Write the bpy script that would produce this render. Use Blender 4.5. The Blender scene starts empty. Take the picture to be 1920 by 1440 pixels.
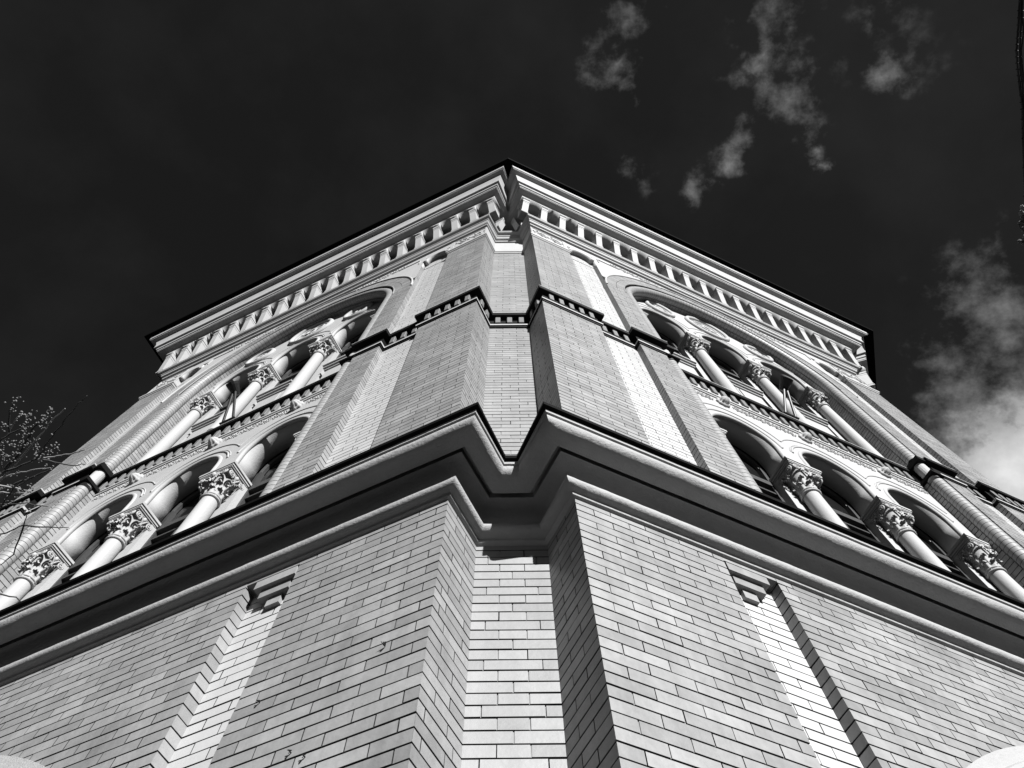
import bpy, bmesh, math, random
from mathutils import Vector, Matrix
random.seed(7)
R=math.radians; PI=math.pi
sc=bpy.context.scene
# ---------------------------------------------------------------- camera (fitted to the photograph)
ZB=1.6                                  # eye height; building heights below are measured from the eye
F,Q,ROLL,YAW,CX,CY=1340.0,0.3723,-0.01682,-0.009702,-0.00715,2.329
cam=bpy.data.cameras.new('camera'); co=bpy.data.objects.new('camera',cam); sc.collection.objects.link(co)
cam.sensor_width=36; cam.lens=F/1920*36; cam.clip_end=2000; cam.clip_start=.05
def _basis():
    c,s=math.cos(YAW),math.sin(YAW)
    def w(x,y,z): return Vector((c*x-s*y,s*x+c*y,z))
    fw=w(0,math.sin(Q),math.cos(Q)); up=w(0,-math.cos(Q),math.sin(Q)); rt=w(1,0,0)
    cr,sr=math.cos(ROLL),math.sin(ROLL)
    # image x axis (right) and y axis (down) after roll
    rr=cr*rt-sr*(-up)*-1*-1 if False else None
    X=cr*rt+sr*up; U=-sr*rt+cr*up
    return X,U,fw
X_,U_,F_=_basis()
co.matrix_world=Matrix(((X_.x,U_.x,-F_.x,CX),(X_.y,U_.y,-F_.y,-CY),(X_.z,U_.z,-F_.z,ZB),(0,0,0,1)))
sc.camera=co
def ray(u,v):                            # direction of a photo pixel (1920x1440)
    return (F_+X_*((u-960)/F)-U_*((v-720)/F))
def at_height(u,v,z):                    # where that direction reaches height z above the eye
    d=ray(u,v); return Vector((CX,-CY,0))+d*(z/d.z)
# ---------------------------------------------------------------- light
SUN_AZ,SUN_EL,SUN_W=25.6,27.0,5.0        # azimuth to the right of -Y
sun=bpy.data.lights.new('sun','SUN'); sun.energy=SUN_W; sun.angle=R(.5); sun.color=(1,1,1)
so_=bpy.data.objects.new('sun',sun); sc.collection.objects.link(so_)
sd=Vector((math.sin(R(SUN_AZ))*math.cos(R(SUN_EL)),-math.cos(R(SUN_AZ))*math.cos(R(SUN_EL)),math.sin(R(SUN_EL))))
so_.rotation_euler=sd.to_track_quat('Z','Y').to_euler(); so_.location=sd*60
sc.view_settings.view_transform='Standard'; sc.view_settings.look='None'; sc.view_settings.exposure=1.22; sc.cycles.diffuse_bounces=1; sc.cycles.max_bounces=5; sc.view_settings.gamma=1
wd=bpy.data.worlds.new('World'); sc.world=wd; wd.use_nodes=True
def make_world():
    nt=wd.node_tree; N=nt.nodes; L=nt.links; N.clear()
    out=N.new('ShaderNodeOutputWorld'); bg=N.new('ShaderNodeBackground'); L.new(bg.outputs[0],out.inputs[0])
    sky=N.new('ShaderNodeTexSky'); sky.sky_type='NISHITA'; sky.sun_disc=False
    sky.sun_elevation=R(SUN_EL); sky.sun_rotation=R(180-SUN_AZ); sky.air_density=1.0; sky.dust_density=.6; sky.ozone_density=1
    sep=N.new('ShaderNodeSeparateColor'); L.new(sky.outputs[0],sep.inputs[0])
    def M(op,a,b=None,c=None,clamp=False):
        n=N.new('ShaderNodeMath'); n.operation=op; n.use_clamp=clamp
        for i,x in enumerate((a,b,c)):
            if x is None: continue
            if isinstance(x,(int,float)): n.inputs[i].default_value=x
            else: L.new(x,n.inputs[i])
        return n.outputs[0]
    base=M('MINIMUM',M('MULTIPLY',sep.outputs[0],SKYK),.085)   # red-filter black and white: the red channel of the sky
    tc=N.new('ShaderNodeTexCoord')
    v=tc.outputs['Generated']
    def noise(scale,detail,rough,dist=0,off=0):
        mp=N.new('ShaderNodeMapping'); mp.inputs['Location'].default_value=(off,off*.7,0); L.new(v,mp.inputs[0])
        n=N.new('ShaderNodeTexNoise'); n.inputs['Scale'].default_value=scale; n.inputs['Detail'].default_value=detail
        n.inputs['Roughness'].default_value=rough; n.inputs['Distortion'].default_value=dist; L.new(mp.outputs[0],n.inputs['Vector']); return n.outputs['Fac']
    n1=noise(20,12,.62,.0); n2=noise(6,6,.55,0,3.1)
    total=None
    # (photo x, y, angular size in px, weight)
    B=CLOUDS
    wn=N.new('ShaderNodeTexNoise'); wn.inputs['Scale'].default_value=17; wn.inputs['Detail'].default_value=7; wn.inputs['Roughness'].default_value=.6; L.new(v,wn.inputs['Vector'])
    ws=N.new('ShaderNodeVectorMath'); ws.operation='SUBTRACT'; L.new(wn.outputs['Color'],ws.inputs[0]); ws.inputs[1].default_value=(.5,.5,.5)
    wm=N.new('ShaderNodeVectorMath'); wm.operation='SCALE'; L.new(ws.outputs[0],wm.inputs[0]); wm.inputs['Scale'].default_value=.10
    wa=N.new('ShaderNodeVectorMath'); wa.operation='ADD'; L.new(v,wa.inputs[0]); L.new(wm.outputs[0],wa.inputs[1])
    nd=N.new('ShaderNodeVectorMath'); nd.operation='NORMALIZE'; L.new(wa.outputs[0],nd.inputs[0])
    for (u,w_,rad,k) in B:
        d=ray(u,w_).normalized(); a=rad/F*1.02
        dp=N.new('ShaderNodeVectorMath'); dp.operation='DISTANCE'; L.new(nd.outputs[0],dp.inputs[0]); dp.inputs[1].default_value=d
        m=M('MULTIPLY',M('SUBTRACT',1.0,M('DIVIDE',dp.outputs['Value'],a),clamp=True),k)
        total=m if total is None else M('MAXIMUM',total,m)
    mix=M('ADD',M('MULTIPLY',n1,.75),M('MULTIPLY',n2,.45))
    c=M('MULTIPLY',M('SUBTRACT',M('ADD',M('MULTIPLY',M('SUBTRACT',mix,.6),3.4),M('MULTIPLY',total,.98)),.41,clamp=True),.82)
    c=M('MULTIPLY',c,M('MINIMUM',M('MULTIPLY',total,2.2),1.0))
    extra=M('MULTIPLY',M('MULTIPLY',M('SUBTRACT',total,.95,clamp=True),c),4.2)
    haze=M('MULTIPLY',M('SUBTRACT',n2,.42,clamp=True),.10)
    val=M('ADD',M('ADD',M('ADD',base,haze),extra),M('MULTIPLY',M('POWER',c,1.5),1.45))
    comb=N.new('ShaderNodeCombineColor'); 
    for i in range(3): L.new(val,comb.inputs[i])
    L.new(comb.outputs[0],bg.inputs[0]); bg.inputs[1].default_value=SKYS
SKYS=.075; SKYK=.10
CLOUDS=[(1170,60,95,.9),(1150,110,80,1.),(1190,20,80,.8),(1165,140,45,.9),(1185,180,30,.5),
 (1440,40,80,.9),(1460,10,80,.8),(1440,90,55,1.),(1490,120,60,.75),(1470,190,75,.85),(1500,210,60,.8),(1510,250,45,.9),(1530,290,38,1.),(1550,310,28,1.),(1390,160,50,.6),(1400,260,55,.8),(1360,300,45,.85),(1300,355,45,.8),(1335,345,32,.6),(1180,320,60,.75),
 (1640,30,80,.55),(1700,95,70,.42),(1670,138,50,.85),(1740,120,60,.38),(1600,120,45,.35),
 (1850,560,150,.85),(1890,620,150,.9),(1780,650,110,.75),(1800,720,90,.8),(1860,700,90,.8),(1900,480,110,.5),(1760,740,70,.6),(1840,770,60,.5),
 (1905,890,210,2.0),(1850,905,130,1.6),(1960,850,220,2.0),(1960,980,220,2.0)]
make_world()
# ---------------------------------------------------------------- materials
def mat(name,col,rough=.6,bump=0,bscale=60,tone=0,stain=0,spec=.3,bdist=.004):
    m=bpy.data.materials.new(name); m.use_nodes=True; nt=m.node_tree; N=nt.nodes; L=nt.links
    b=N['Principled BSDF']; b.inputs['Roughness'].default_value=rough
    b.inputs['Specular IOR Level'].default_value=spec
    val=None
    def M(op,a,b_,c=None):
        n=N.new('ShaderNodeMath'); n.operation=op
        for i,x in enumerate((a,b_,c)):
            if x is None: continue
            if isinstance(x,(int,float)): n.inputs[i].default_value=x
            else: L.new(x,n.inputs[i])
        return n.outputs[0]
    tc=N.new('ShaderNodeTexCoord')
    v=N.new('ShaderNodeValue'); v.outputs[0].default_value=col; val=v.outputs[0]
    if tone:
        at=N.new('ShaderNodeAttribute'); at.attribute_name='tone'
        val=M('MULTIPLY',val,M('ADD',M('MULTIPLY',at.outputs['Fac'],tone),1-tone/2))
    if stain:
        n=N.new('ShaderNodeTexNoise'); n.inputs['Scale'].default_value=2.3; n.inputs['Detail'].default_value=8; n.inputs['Roughness'].default_value=.65
        L.new(tc.outputs['Object'],n.inputs['Vector'])
        n2=N.new('ShaderNodeTexNoise'); n2.inputs['Scale'].default_value=26; n2.inputs['Detail'].default_value=5
        L.new(tc.outputs['Object'],n2.inputs['Vector'])
        s=M('ADD',M('MULTIPLY',n.outputs['Fac'],stain*1.4),M('MULTIPLY',n2.outputs['Fac'],stain*.7))
        mp=N.new('ShaderNodeMapping'); mp.inputs['Scale'].default_value=(9,9,.6); L.new(tc.outputs['Object'],mp.inputs[0])
        n4=N.new('ShaderNodeTexNoise'); n4.inputs['Scale'].default_value=1; n4.inputs['Detail'].default_value=6; n4.inputs['Roughness'].default_value=.6; L.new(mp.outputs[0],n4.inputs['Vector'])
        s=M('ADD',s,M('MULTIPLY',M('SUBTRACT',n4.outputs['Fac'],.5),stain*1.1))
        val=M('MULTIPLY',val,M('SUBTRACT',1+stain*1.05,s))
        # grime: a few dark blotches
        n3=N.new('ShaderNodeTexNoise'); n3.inputs['Scale'].default_value=5.5; n3.inputs['Detail'].default_value=10; n3.inputs['Roughness'].default_value=.8
        L.new(tc.outputs['Object'],n3.inputs['Vector'])
        mr=N.new('ShaderNodeMapRange'); mr.inputs[1].default_value=.62; mr.inputs[2].default_value=.75; mr.inputs[3].default_value=1; mr.inputs[4].default_value=1-stain*1.2
        L.new(n3.outputs['Fac'],mr.inputs[0]); val=M('MULTIPLY',val,mr.outputs[0])
    cc=N.new('ShaderNodeCombineColor')
    for i in range(3): L.new(val,cc.inputs[i])
    L.new(cc.outputs[0],b.inputs['Base Color'])
    if bump:
        n=N.new('ShaderNodeTexNoise'); n.inputs['Scale'].default_value=bscale; n.inputs['Detail'].default_value=6; n.inputs['Roughness'].default_value=.7
        L.new(tc.outputs['Object'],n.inputs['Vector'])
        bp=N.new('ShaderNodeBump'); bp.inputs['Strength'].default_value=bump; bp.inputs['Distance'].default_value=bdist
        L.new(n.outputs['Fac'],bp.inputs['Height']); L.new(bp.outputs[0],b.inputs['Normal'])
    return m
MA=dict(
 brick=mat('cream_brick',.193,.42,.5,30,.34,.48),
 pale=mat('pale_brick',.34,.45,.3,35,.12,.16),
 strip=mat('strip_brick',.205,.45,.45,35,.22,.30),
 mortar=mat('dark_mortar',.015,.9,.6,120),
 plaster=mat('white_plaster',.285,.7,.5,45,0,.16,bdist=.006),
 stone=mat('rough_painted_stone',.27,.75,.65,45,0,.18,bdist=.012),
 roll=mat('roll_brick',.20,.5,.3,40,.15,.12),
 black=mat('black_painted_trim',.004,.6,.3,50,spec=.1),
 grey=mat('grey_painted_dentil',.115,.6,.3,60,0,.15),
 flash=mat('dark_metal_flashing',.003,.7,spec=.05),
 glass=mat('dark_window_glass',.01,.08,spec=.6),
 wood=mat('dark_wooden_frame',.03,.5,.3,80),
 void=mat('dark_interior',.012,.9),
 roof=mat('dark_roof_metal',.0015,.8,spec=.03),
 iron=mat('black_iron',.01,.5),
 bark=mat('branch_bark',.04,.85,.6,60,0,.3),
 palebark=mat('pale_twig_bark',.20,.8,.3,60,0,.2),
 seed=mat('pale_seed_pods',.11,.7,.2,60,0,.2),
 asphalt=mat('asphalt',.02,.9,.5,40,0,.3),
 rubber=mat('cable_rubber',.015,.6),
)
# ---------------------------------------------------------------- object helpers
COL=sc.collection
TH=0.4311; W=9.028; YV=-0.1849
ROOT=Vector((0,9.5,0))
def mesh(name,verts,faces,m,tones=None,smooth=False,midx=None):
    me=bpy.data.meshes.new(name); me.from_pydata([tuple(v) for v in verts],[],faces)
    for x in (m if isinstance(m,(list,tuple)) else [m]): me.materials.append(x)
    if tones is not None:
        a=me.attributes.new('tone','FLOAT','FACE'); a.data.foreach_set('value',tones)
    if midx is not None: me.polygons.foreach_set('material_index',midx)
    if smooth: me.polygons.foreach_set('use_smooth',[True]*len(me.polygons))
    me.update(); return me
def fixn(me):
    bm=bmesh.new(); bm.from_mesh(me); bmesh.ops.recalc_face_normals(bm,faces=bm.faces); bm.to_mesh(me); bm.free()
def link(name,me,parent=None,loc=(0,0,0),rot=(0,0,0)):
    o=bpy.data.objects.new(name,me); COL.objects.link(o)
    if parent is not None: o.parent=parent
    o.location=loc; o.rotation_euler=rot; return o
def empty(name,loc,label,cat,group=None):
    o=bpy.data.objects.new(name,None); COL.objects.link(o); o.location=loc; o['label']=label; o['category']=cat
    if group: o['group']=group
    return o
tower=empty('brick_tower',ROOT,'pale brick tower with arched columned windows and deep white cornice, seen from its foot','tower')
OFF=Vector((0,0,ZB))-ROOT                # parts are modelled in eye-centred coordinates
def part(name,me,parent=None,loc=None,rotz=0,label=None):
    o=link(name,me,parent or tower,OFF if (loc is None and parent is None) else ((0,0,0) if loc is None else loc),(0,0,rotz))
    if label: o['label']=label
    return o
class MB:
    def __init__(s): s.v=[];s.f=[];s.t=[];s.m=[]
    def quad(s,a,b,c,d,tone=.5,mi=0):
        i=len(s.v); s.v+= [a,b,c,d]; s.f.append((i,i+1,i+2,i+3)); s.t.append(tone); s.m.append(mi)
    def box(s,fn,a,b,tone=.5,mi=0,skip=()):
        # fn maps local (x,y,z); a,b opposite corners
        x0,y0,z0=a;x1,y1,z1=b; i=len(s.v)
        for z in (z0,z1):
            for (x,y) in ((x0,y0),(x1,y0),(x1,y1),(x0,y1)): s.v.append(fn(x,y,z))
        F_=[(0,3,2,1),(4,5,6,7),(0,1,5,4),(1,2,6,5),(2,3,7,6),(3,0,4,7)]
        for k,f in enumerate(F_):
            if k in skip: continue
            s.f.append(tuple(i+j for j in f)); s.t.append(tone); s.m.append(mi)
    def grid(s,rings,closed=False,tone=.5,mi=0):
        # rings: list of equally long point lists
        i=len(s.v); n=len(rings[0])
        for r in rings: s.v+=list(r)
        for a in range(len(rings)-1):
            for b in range(n if closed else n-1):
                c=(b+1)%n; s.f.append((i+a*n+b,i+a*n+c,i+(a+1)*n+c,i+(a+1)*n+b)); s.t.append(tone); s.m.append(mi)
    def fan(s,pts,tone=.5,mi=0):
        i=len(s.v); s.v+=list(pts); s.f.append(tuple(range(i,i+len(pts)))); s.t.append(tone); s.m.append(mi)
    def tube(s,path,r,n=8,tone=.5,mi=0,cap=True):
        path=[Vector(p) for p in path]; rings=[]
        rr=r if isinstance(r,(list,tuple)) else [r]*len(path)
        up=None
        for k,p in enumerate(path):
            d=(path[min(k+1,len(path)-1)]-path[max(k-1,0)]).normalized()
            if up is None:
                up=Vector((0,0,1)) if abs(d.z)<.9 else Vector((1,0,0))
            a=d.cross(up).normalized(); up=a.cross(d).normalized()
            rings.append([p+(a*math.cos(t)+up*math.sin(t))*rr[k] for t in [2*PI*j/n for j in range(n)]])
        s.grid(rings,True,tone,mi)
        if cap: s.fan(rings[0][::-1],tone,mi); s.fan(rings[-1],tone,mi)
    def lathe(s,prof,n=24,c=(0,0),tone=.5,mi=0):
        s.grid([[Vector((c[0]+r*math.cos(2*PI*j/n),c[1]+r*math.sin(2*PI*j/n),z)) for j in range(n)] for r,z in prof],True,tone,mi)
    def mesh(s,name,m,smooth=False,tone=True,fix=False):
        me=mesh(name,s.v,s.f,m,s.t if tone else None,smooth,s.m)
        if fix: fixn(me)
        return me
def smooth_by_angle(me,ang=40):
    bm=bmesh.new(); bm.from_mesh(me); bmesh.ops.remove_doubles(bm,verts=bm.verts,dist=1e-5)
    for f in bm.faces: f.smooth=True
    for e in bm.edges:
        if len(e.link_faces)==2 and e.calc_face_angle(0)>R(ang): e.smooth=False
    bm.to_mesh(me); bm.free()
# ---------------------------------------------------------------- plan
Vs={0:Vector((0,YV))}
def fdir(g): a=(2*g+1)*TH; return Vector((math.cos(a),math.sin(a))),Vector((math.sin(a),-math.cos(a)))
for g in (0,1): Vs[g+1]=Vs[g]+fdir(g)[0]*W
for g in (-1,-2): Vs[g]=Vs[g+1]-fdir(g)[0]*W
def FP(g,s,o,z):
    u,n=fdir(g); p=Vs[g]+u*s+n*o; return Vector((p.x,p.y,z))
def fp2(g,s,o): p=FP(g,s,o,0); return Vector((p.x,p.y))
def corner(j,x,y):
    a=2*TH*j; dx,dy=x,y-YV; return Vector((Vs[j].x+dx*math.cos(a)-dy*math.sin(a),Vs[j].y+dx*math.sin(a)+dy*math.cos(a)))
def cyf(cx,o):                            # y of the pier corner lying on the face plane offset by o
    s=(cx-o*math.sin(TH))/math.cos(TH); return YV+s*math.sin(TH)-o*math.cos(TH)
def notch(j,cx,o,dx,dy):
    cy=cyf(cx,o); return [corner(j,-cx,cy),corner(j,-dx,dy),corner(j,dx,dy),corner(j,cx,cy)]
D2=Vector((math.cos(R(66)),math.sin(R(66))))
def leftend(cx,o,dx,dy):                  # the far left corner: pier edge, return, then the hidden side running back
    c=notch(-1,cx,o,dx,dy); return [c[2]+D2*5,c[2],c[3]]
def ring(cx,dx,dy,facepts,o=0,ends=True,bay=None):
    """closed plan: half of the far left face, two full faces, half of the far right face. returns pts, kinds (kind of segment after each point)"""
    P=[];K=[]
    def add(p,k): P.append(p);K.append(k)
    fps=facepts
    half=[a for a in fps if a[0]<W/2]
    # left far face, s from W/2
    for j in (-1,0,1):
        if j==-1: c=leftend(cx,o,dx,dy); kk=('bay','ret2','pier')
        else: c=notch(j,cx,o,dx,dy); kk=('ret','strip','ret2','pier')
        for p,k in zip(c,kk): add(p,(k,j))
        if j<1:
            for s,oo,k in fps: add(fp2(j,s,oo),(k,j))
    for s,oo,k in half: add(fp2(1,s,oo),(k,1))
    add(fp2(1,W/2,o),('back',1))
    return P,K
def offset(P,o):
    n=len(P); out=[]
    for i in range(n):
        a=(P[i]-P[i-1]).normalized(); b=(P[(i+1)%n]-P[i]).normalized()
        na=Vector((a.y,-a.x)); nb=Vector((b.y,-b.x)); m=na+nb
        if m.length<1e-6: m=na
        m=m/m.length; k=1/max(m.dot(na),.3); out.append(P[i]+m*o*k)
    return out
H=.0751
def brick_rows(mb,A,B,z0,z1,cuts=None,L=.25,depth=.018,j=.0055,jm=1,skipf=None,rnd=random):
    """individual bricks standing proud of the mortar on the panel A-B; outward is to the right of A->B"""
    d=(B-A); ln=d.length; d=d/ln; n=Vector((d.y,-d.x))
    k0=0; z=z1; row=0
    phase=rnd.choice((0,1,2,3))
    while z-H*.98>=z0-1e-4:
        zt=z-j; zb=z-H+j
        r=(row+phase)%4
        if cuts: xs=[0]+[c*ln for c in cuts[r%len(cuts)]]+[ln]
        elif ln<.34: xs=[0,ln]
        else:
            offs=(0,L*.5,0,L*.5)[r] if rnd.random()>.06 else L*.25
            xs=[0]; x=offs if offs>0 else L
            while x<ln-.06: xs.append(x); x+=L
            xs.append(ln)
        for a,b in zip(xs[:-1],xs[1:]):
            xa=a+(j*rnd.uniform(.45,.8) if a>0 else 0); xb=b-(j*rnd.uniform(.35,.7) if b<ln else 0)
            if skipf and skipf((xa+xb)/2,(zt+zb)/2): continue
            t=rnd.random(); e=rnd.uniform(-.0007,.0007); dz1=rnd.uniform(-.0022,.0016); dz2=rnd.uniform(-.0012,.0022); dw=rnd.uniform(-.0012,.0012)
            p=lambda x,y,zz:Vector((A.x+d.x*x+n.x*y,A.y+d.y*x+n.y*y,zz))
            y0=-depth
            mb.quad(p(xa,e,zb+dz1),p(xb,e,zb+dz1+dw),p(xb,e,zt+dz2),p(xa,e,zt+dz2),t)
            y1=e-.003
            mb.quad(p(xa,y1,zb+dz1),p(xb,y1,zb+dz1+dw),p(xb,e,zb+dz1+dw),p(xa,e,zb+dz1),t)
            mb.quad(p(xa,y0,zb+dz1),p(xb,y0,zb+dz1+dw),p(xb,y1,zb+dz1+dw),p(xa,y1,zb+dz1),t,jm)  # brick edges take the mortar's dark: joint shade and grime put into the colour
            mb.quad(p(xa,e,zt+dz2),p(xb,e,zt+dz2),p(xb,y0,zt+dz2),p(xa,y0,zt+dz2),t,jm)
            if a>0: mb.quad(p(xa,y0,zb+dz1),p(xa,e,zb+dz1),p(xa,e,zt+dz2),p(xa,y0,zt+dz2),t,jm)
            if b<ln:
                mb.quad(p(xb,e,zb+dz1),p(xb,y0,zb+dz1),p(xb,y0,zt+dz2),p(xb,e,zt+dz2),t,jm)
                if rnd.random()<.86:
                    yj=-rnd.uniform(.0035,.009); mb.quad(p(xb-.001,yj,zb+.001),p(b+j*.9,yj,zb+.001),p(b+j*.9,yj,zt-.001),p(xb-.001,yj,zt-.001),.15)
        z-=H; row+=1
STRIPCUTS=[[1/3,2/3],[.5],[1/3,2/3],[.17,.83]]
NAMES={'pier':'brick_pier','ret':'pier_return','ret2':'pier_return','strip':'corner_strip','chan':'recessed_channel','chside':'channel_reveal','p2':'inner_pier','bayw':'wall_panel','jamb':'bay_jamb','back':'back_wall','bay':'side_wall'}
MK={'chan':'pale','strip':'strip'}
def stage(P,K,z0,z1,kinds_skip=(),skipf=None):
    Q_=offset(P,-.018); n=len(P)
    for i in range(n):
        A,B=P[i],P[(i+1)%n]; k,g=K[i]
        if k in kinds_skip: continue
        mb=MB(); m=MA[MK.get(k,'brick')]
        if k in('back','none'):
            a,b=Q_[i],Q_[(i+1)%n]; mb.quad(Vector((a.x,a.y,z0)),Vector((b.x,b.y,z0)),Vector((b.x,b.y,z1)),Vector((a.x,a.y,z1)))
            part('back_wall',mb.mesh('back_wall',MA['brick'])); continue
        brick_rows(mb,A,B,z0,z1,STRIPCUTS if k=='strip' else None,skipf=(lambda x,z:skipf(k,g,x,z)) if skipf else None)
        nb=len(mb.f)
        a,b=Q_[i],Q_[(i+1)%n]
        mb.quad(Vector((a.x,a.y,z0)),Vector((b.x,b.y,z0)),Vector((b.x,b.y,z1)),Vector((a.x,a.y,z1)),.5,1)
        part(NAMES.get(k,'wall_panel'),mb.mesh(NAMES.get(k,'wall_panel'),[m,MA['mortar']]))
def sym(pts):                              # mirror a half list of face points [(s,o,kind after)]
    # kinds follow segments; build the mirrored tail
    out=list(pts); n=len(pts)
    for i in range(n-1,-1,-1):
        s,o,_=pts[i]
        k=pts[i-1][2] if i>0 else 'pier'
        out.append((W-s,o,k))
    return out
OC=-.092; C1=1.30; C2=1.88; R1=2.28; JS=2.44; OB=-.66
LOWF=sym([(1.52,0,'chside0'),(1.52,OC,'chan'),(1.93,OC,'chside'),(1.93,0,'bayw')])
UPF=sym([(C1,0,'chside0'),(C1,OC,'chan'),(C2,OC,'chside'),(C2,0,'p2'),(R1,0,'rs'),(R1,-.16,'rs2'),(JS,-.16,'jamb'),(JS,OB,'none')])
NAMES['chside0']='channel_reveal'; NAMES['rs']=NAMES['rs2']='jamb_rebate'
ZG=-ZB; Z1=3.982; ZL=4.36; ZS0=8.92; ZS1=9.40; ZF=13.90; ZC=15.0; Z0=12.30
SC=W/2
# lower stage
def lowskip(k,g,x,z):
    if k!='bayw': return False
    s=1.93+x; return (s-SC)**2+(z-.06)**2<3.15**2
P,K=ring(.402,.2315,.349,LOWF)
stage(P,K,ZG,Z1,skipf=lowskip)
# middle stage, upper stage
for (zz0,zz1,cx,dx,dy) in ((ZL-.05,ZS0,.423,.2597,.375),(ZS1-.02,ZF,.450,.288,.364)):
    P,K=ring(cx,dx,dy,UPF)
    stage(P,K,zz0,zz1,kinds_skip=('none','p2','jamb','rs','rs2') if zz1==ZF else ('none',))
    if zz1==ZF:
        n=len(P)
        PP=[];KK=[]
        for i in range(n):
            if K[i][0] in('p2','jamb','rs','rs2'):
                A,B=P[i],P[(i+1)%n]; Qo=offset(P,-.018); mb=MB(); brick_rows(mb,A,B,zz0,Z0)
                a,b=Qo[i],Qo[(i+1)%n]; mb.quad(Vector((a.x,a.y,zz0)),Vector((b.x,b.y,zz0)),Vector((b.x,b.y,Z0)),Vector((a.x,a.y,Z0)),.5,1)
                part(NAMES[K[i][0]],mb.mesh(NAMES[K[i][0]],[MA['brick'],MA['mortar']]))
# channel tops, from the frieze level to the bed mould
for g in (-1,0,1):
    for sgn in (0,1):
        if g==1 and sgn==1: continue
        s0,s1=(C1,C2) if sgn==0 else (W-C2,W-C1)
        mb=MB(); brick_rows(mb,fp2(g,s0,OC),fp2(g,s1,OC),ZF+.004,ZC)
        a,b=fp2(g,s0,OC-.018),fp2(g,s1,OC-.018); mb.quad(Vector((a.x,a.y,ZF)),Vector((b.x,b.y,ZF)),Vector((b.x,b.y,ZC)),Vector((a.x,a.y,ZC)),.5,1)
        part('recessed_channel',mb.mesh('recessed_channel',[MA['pale'],MA['mortar']]))
# ---------------------------------------------------------------- 2D plates with holes
def plate(name,outer,holes,thick,m,g=None,o_front=0,parent=None,label=None,bevel=0):
    cu=bpy.data.curves.new('tmp','CURVE'); cu.dimensions='2D'; cu.fill_mode='BOTH'; cu.extrude=thick/2; cu.bevel_depth=bevel; cu.bevel_resolution=1
    for pts in [outer]+holes:
        sp=cu.splines.new('POLY'); sp.points.add(len(pts)-1)
        for i,(x,y) in enumerate(pts): sp.points[i].co=(x,y,0,1)
        sp.use_cyclic_u=True
    ob=bpy.data.objects.new('tmp',cu); COL.objects.link(ob)
    dg=bpy.context.evaluated_depsgraph_get(); me=bpy.data.meshes.new_from_object(ob.evaluated_get(dg)); COL.objects.unlink(ob); bpy.data.objects.remove(ob); bpy.data.curves.remove(cu)
    me.name=name
    for v in me.vertices:                  # (x=s,y=z,z=thickness) -> world
        s,z,t=v.co; p=FP(g,s,o_front-thick/2+t,z); v.co=p
    me.materials.clear(); me.materials.append(m)
    bm=bmesh.new(); bm.from_mesh(me); bmesh.ops.remove_doubles(bm,verts=bm.verts,dist=1e-5)
    bmesh.ops.recalc_face_normals(bm,faces=bm.faces); bm.to_mesh(me); bm.free()
    return part(name,me,label=label) if parent is None else part(name,me,parent)
def arcpts(c,r,a0,a1,n): return [(c[0]+r*math.cos(R(a0+(a1-a0)*i/n)),c[1]+r*math.sin(R(a0+(a1-a0)*i/n))) for i in range(n+1)]
# ---------------------------------------------------------------- lofted mouldings
from mathutils import noise as mnoise
def extend(o): return .30*min(1,max(0,(o-.1)/.75))
def loft(name,levels,corners,m,closed_top=False,sm=40,label=None,rough=None,ext=False):
    """levels: (o,z,mi); corners(o)->cx,dx,dy"""
    rings=[];mids=[]
    for (o,z,mi) in levels:
        cx,dx,dy=corners(o); pts=leftend(cx,o,dx,dy)
        if ext: pts[2]=pts[2]-fdir(-1)[0]*extend(o); pts[1]=pts[1]-fdir(-1)[0]*extend(o); pts[0]=pts[0]-fdir(-1)[0]*extend(o)
        for j in (0,1):
            c=notch(j,cx,o,dx,dy)
            if ext and j==1: c[0]=c[0]+fdir(0)[0]*extend(o)
            pts+=c
        pts.append(fp2(1,W/2,o))
        if rough:
            q=[]
            for a_,b_ in zip(pts[:-1],pts[1:]):
                n_=max(2,int((ref[len(q)] if False else (b_-a_).length)/.05)) if not rings else None
                q.append((a_,b_))
            if not rings: cnt=[max(2,int((b_-a_).length/.045)) for a_,b_ in q]
            fine=[]
            for (a_,b_),n_ in zip(q,cnt): fine+=[a_.lerp(b_,k/n_) for k in range(n_)]
            fine.append(pts[-1]); amp=rough(o,z); out=[]
            for p in fine:
                v=Vector((p.x,p.y,z)); w=mnoise.noise(v*9)*.6+mnoise.noise(v*28)*.5+mnoise.noise(v*70)*.35
                w2=mnoise.noise((v+Vector((5,3,1)))*22)
                d=(p-Vector((0,9.5))).normalized(); out.append(v+Vector((d.x,d.y,0))*w*amp+Vector((0,0,w2*amp*.8)))
            rings.append(out)
        else: rings.append([Vector((p.x,p.y,z)) for p in pts])
        mids.append(mi)
    mb=MB()
    for a in range(len(rings)-1):
        mb.grid([rings[a],rings[a+1]],False,.5,mids[a])
    me=mb.mesh(name,m,tone=False); smooth_by_angle(me,sm); return part(name,me,label=label)
def table(T):
    def f(o):
        if o<=T[0][0]: return T[0][1:]
        for a,b in zip(T[:-1],T[1:]):
            if o<=b[0]:
                t=(o-a[0])/(b[0]-a[0]); return tuple(a[i]+(b[i]-a[i])*t for i in (1,2,3))
        return T[-1][1:]
    return f
T1=table([(0,.400,.229,.348),(.09,.357,.185,.240),(.15,.328,.150,.150),(.18,.308,.130,.108),(.26,.272,.072,.02),(.335,.235,.050,-.066),(.375,.217,.038,-.102)])
lv=[(-.02,3.955,0),(.022,3.965,0),(.026,3.972,0),(.026,3.985,0),(.04,3.988,0)]
lv+=[(.047+.045*math.cos(t),4.036+.045*math.sin(t),0) for t in [R(-80+i*20) for i in range(9)]]
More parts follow.
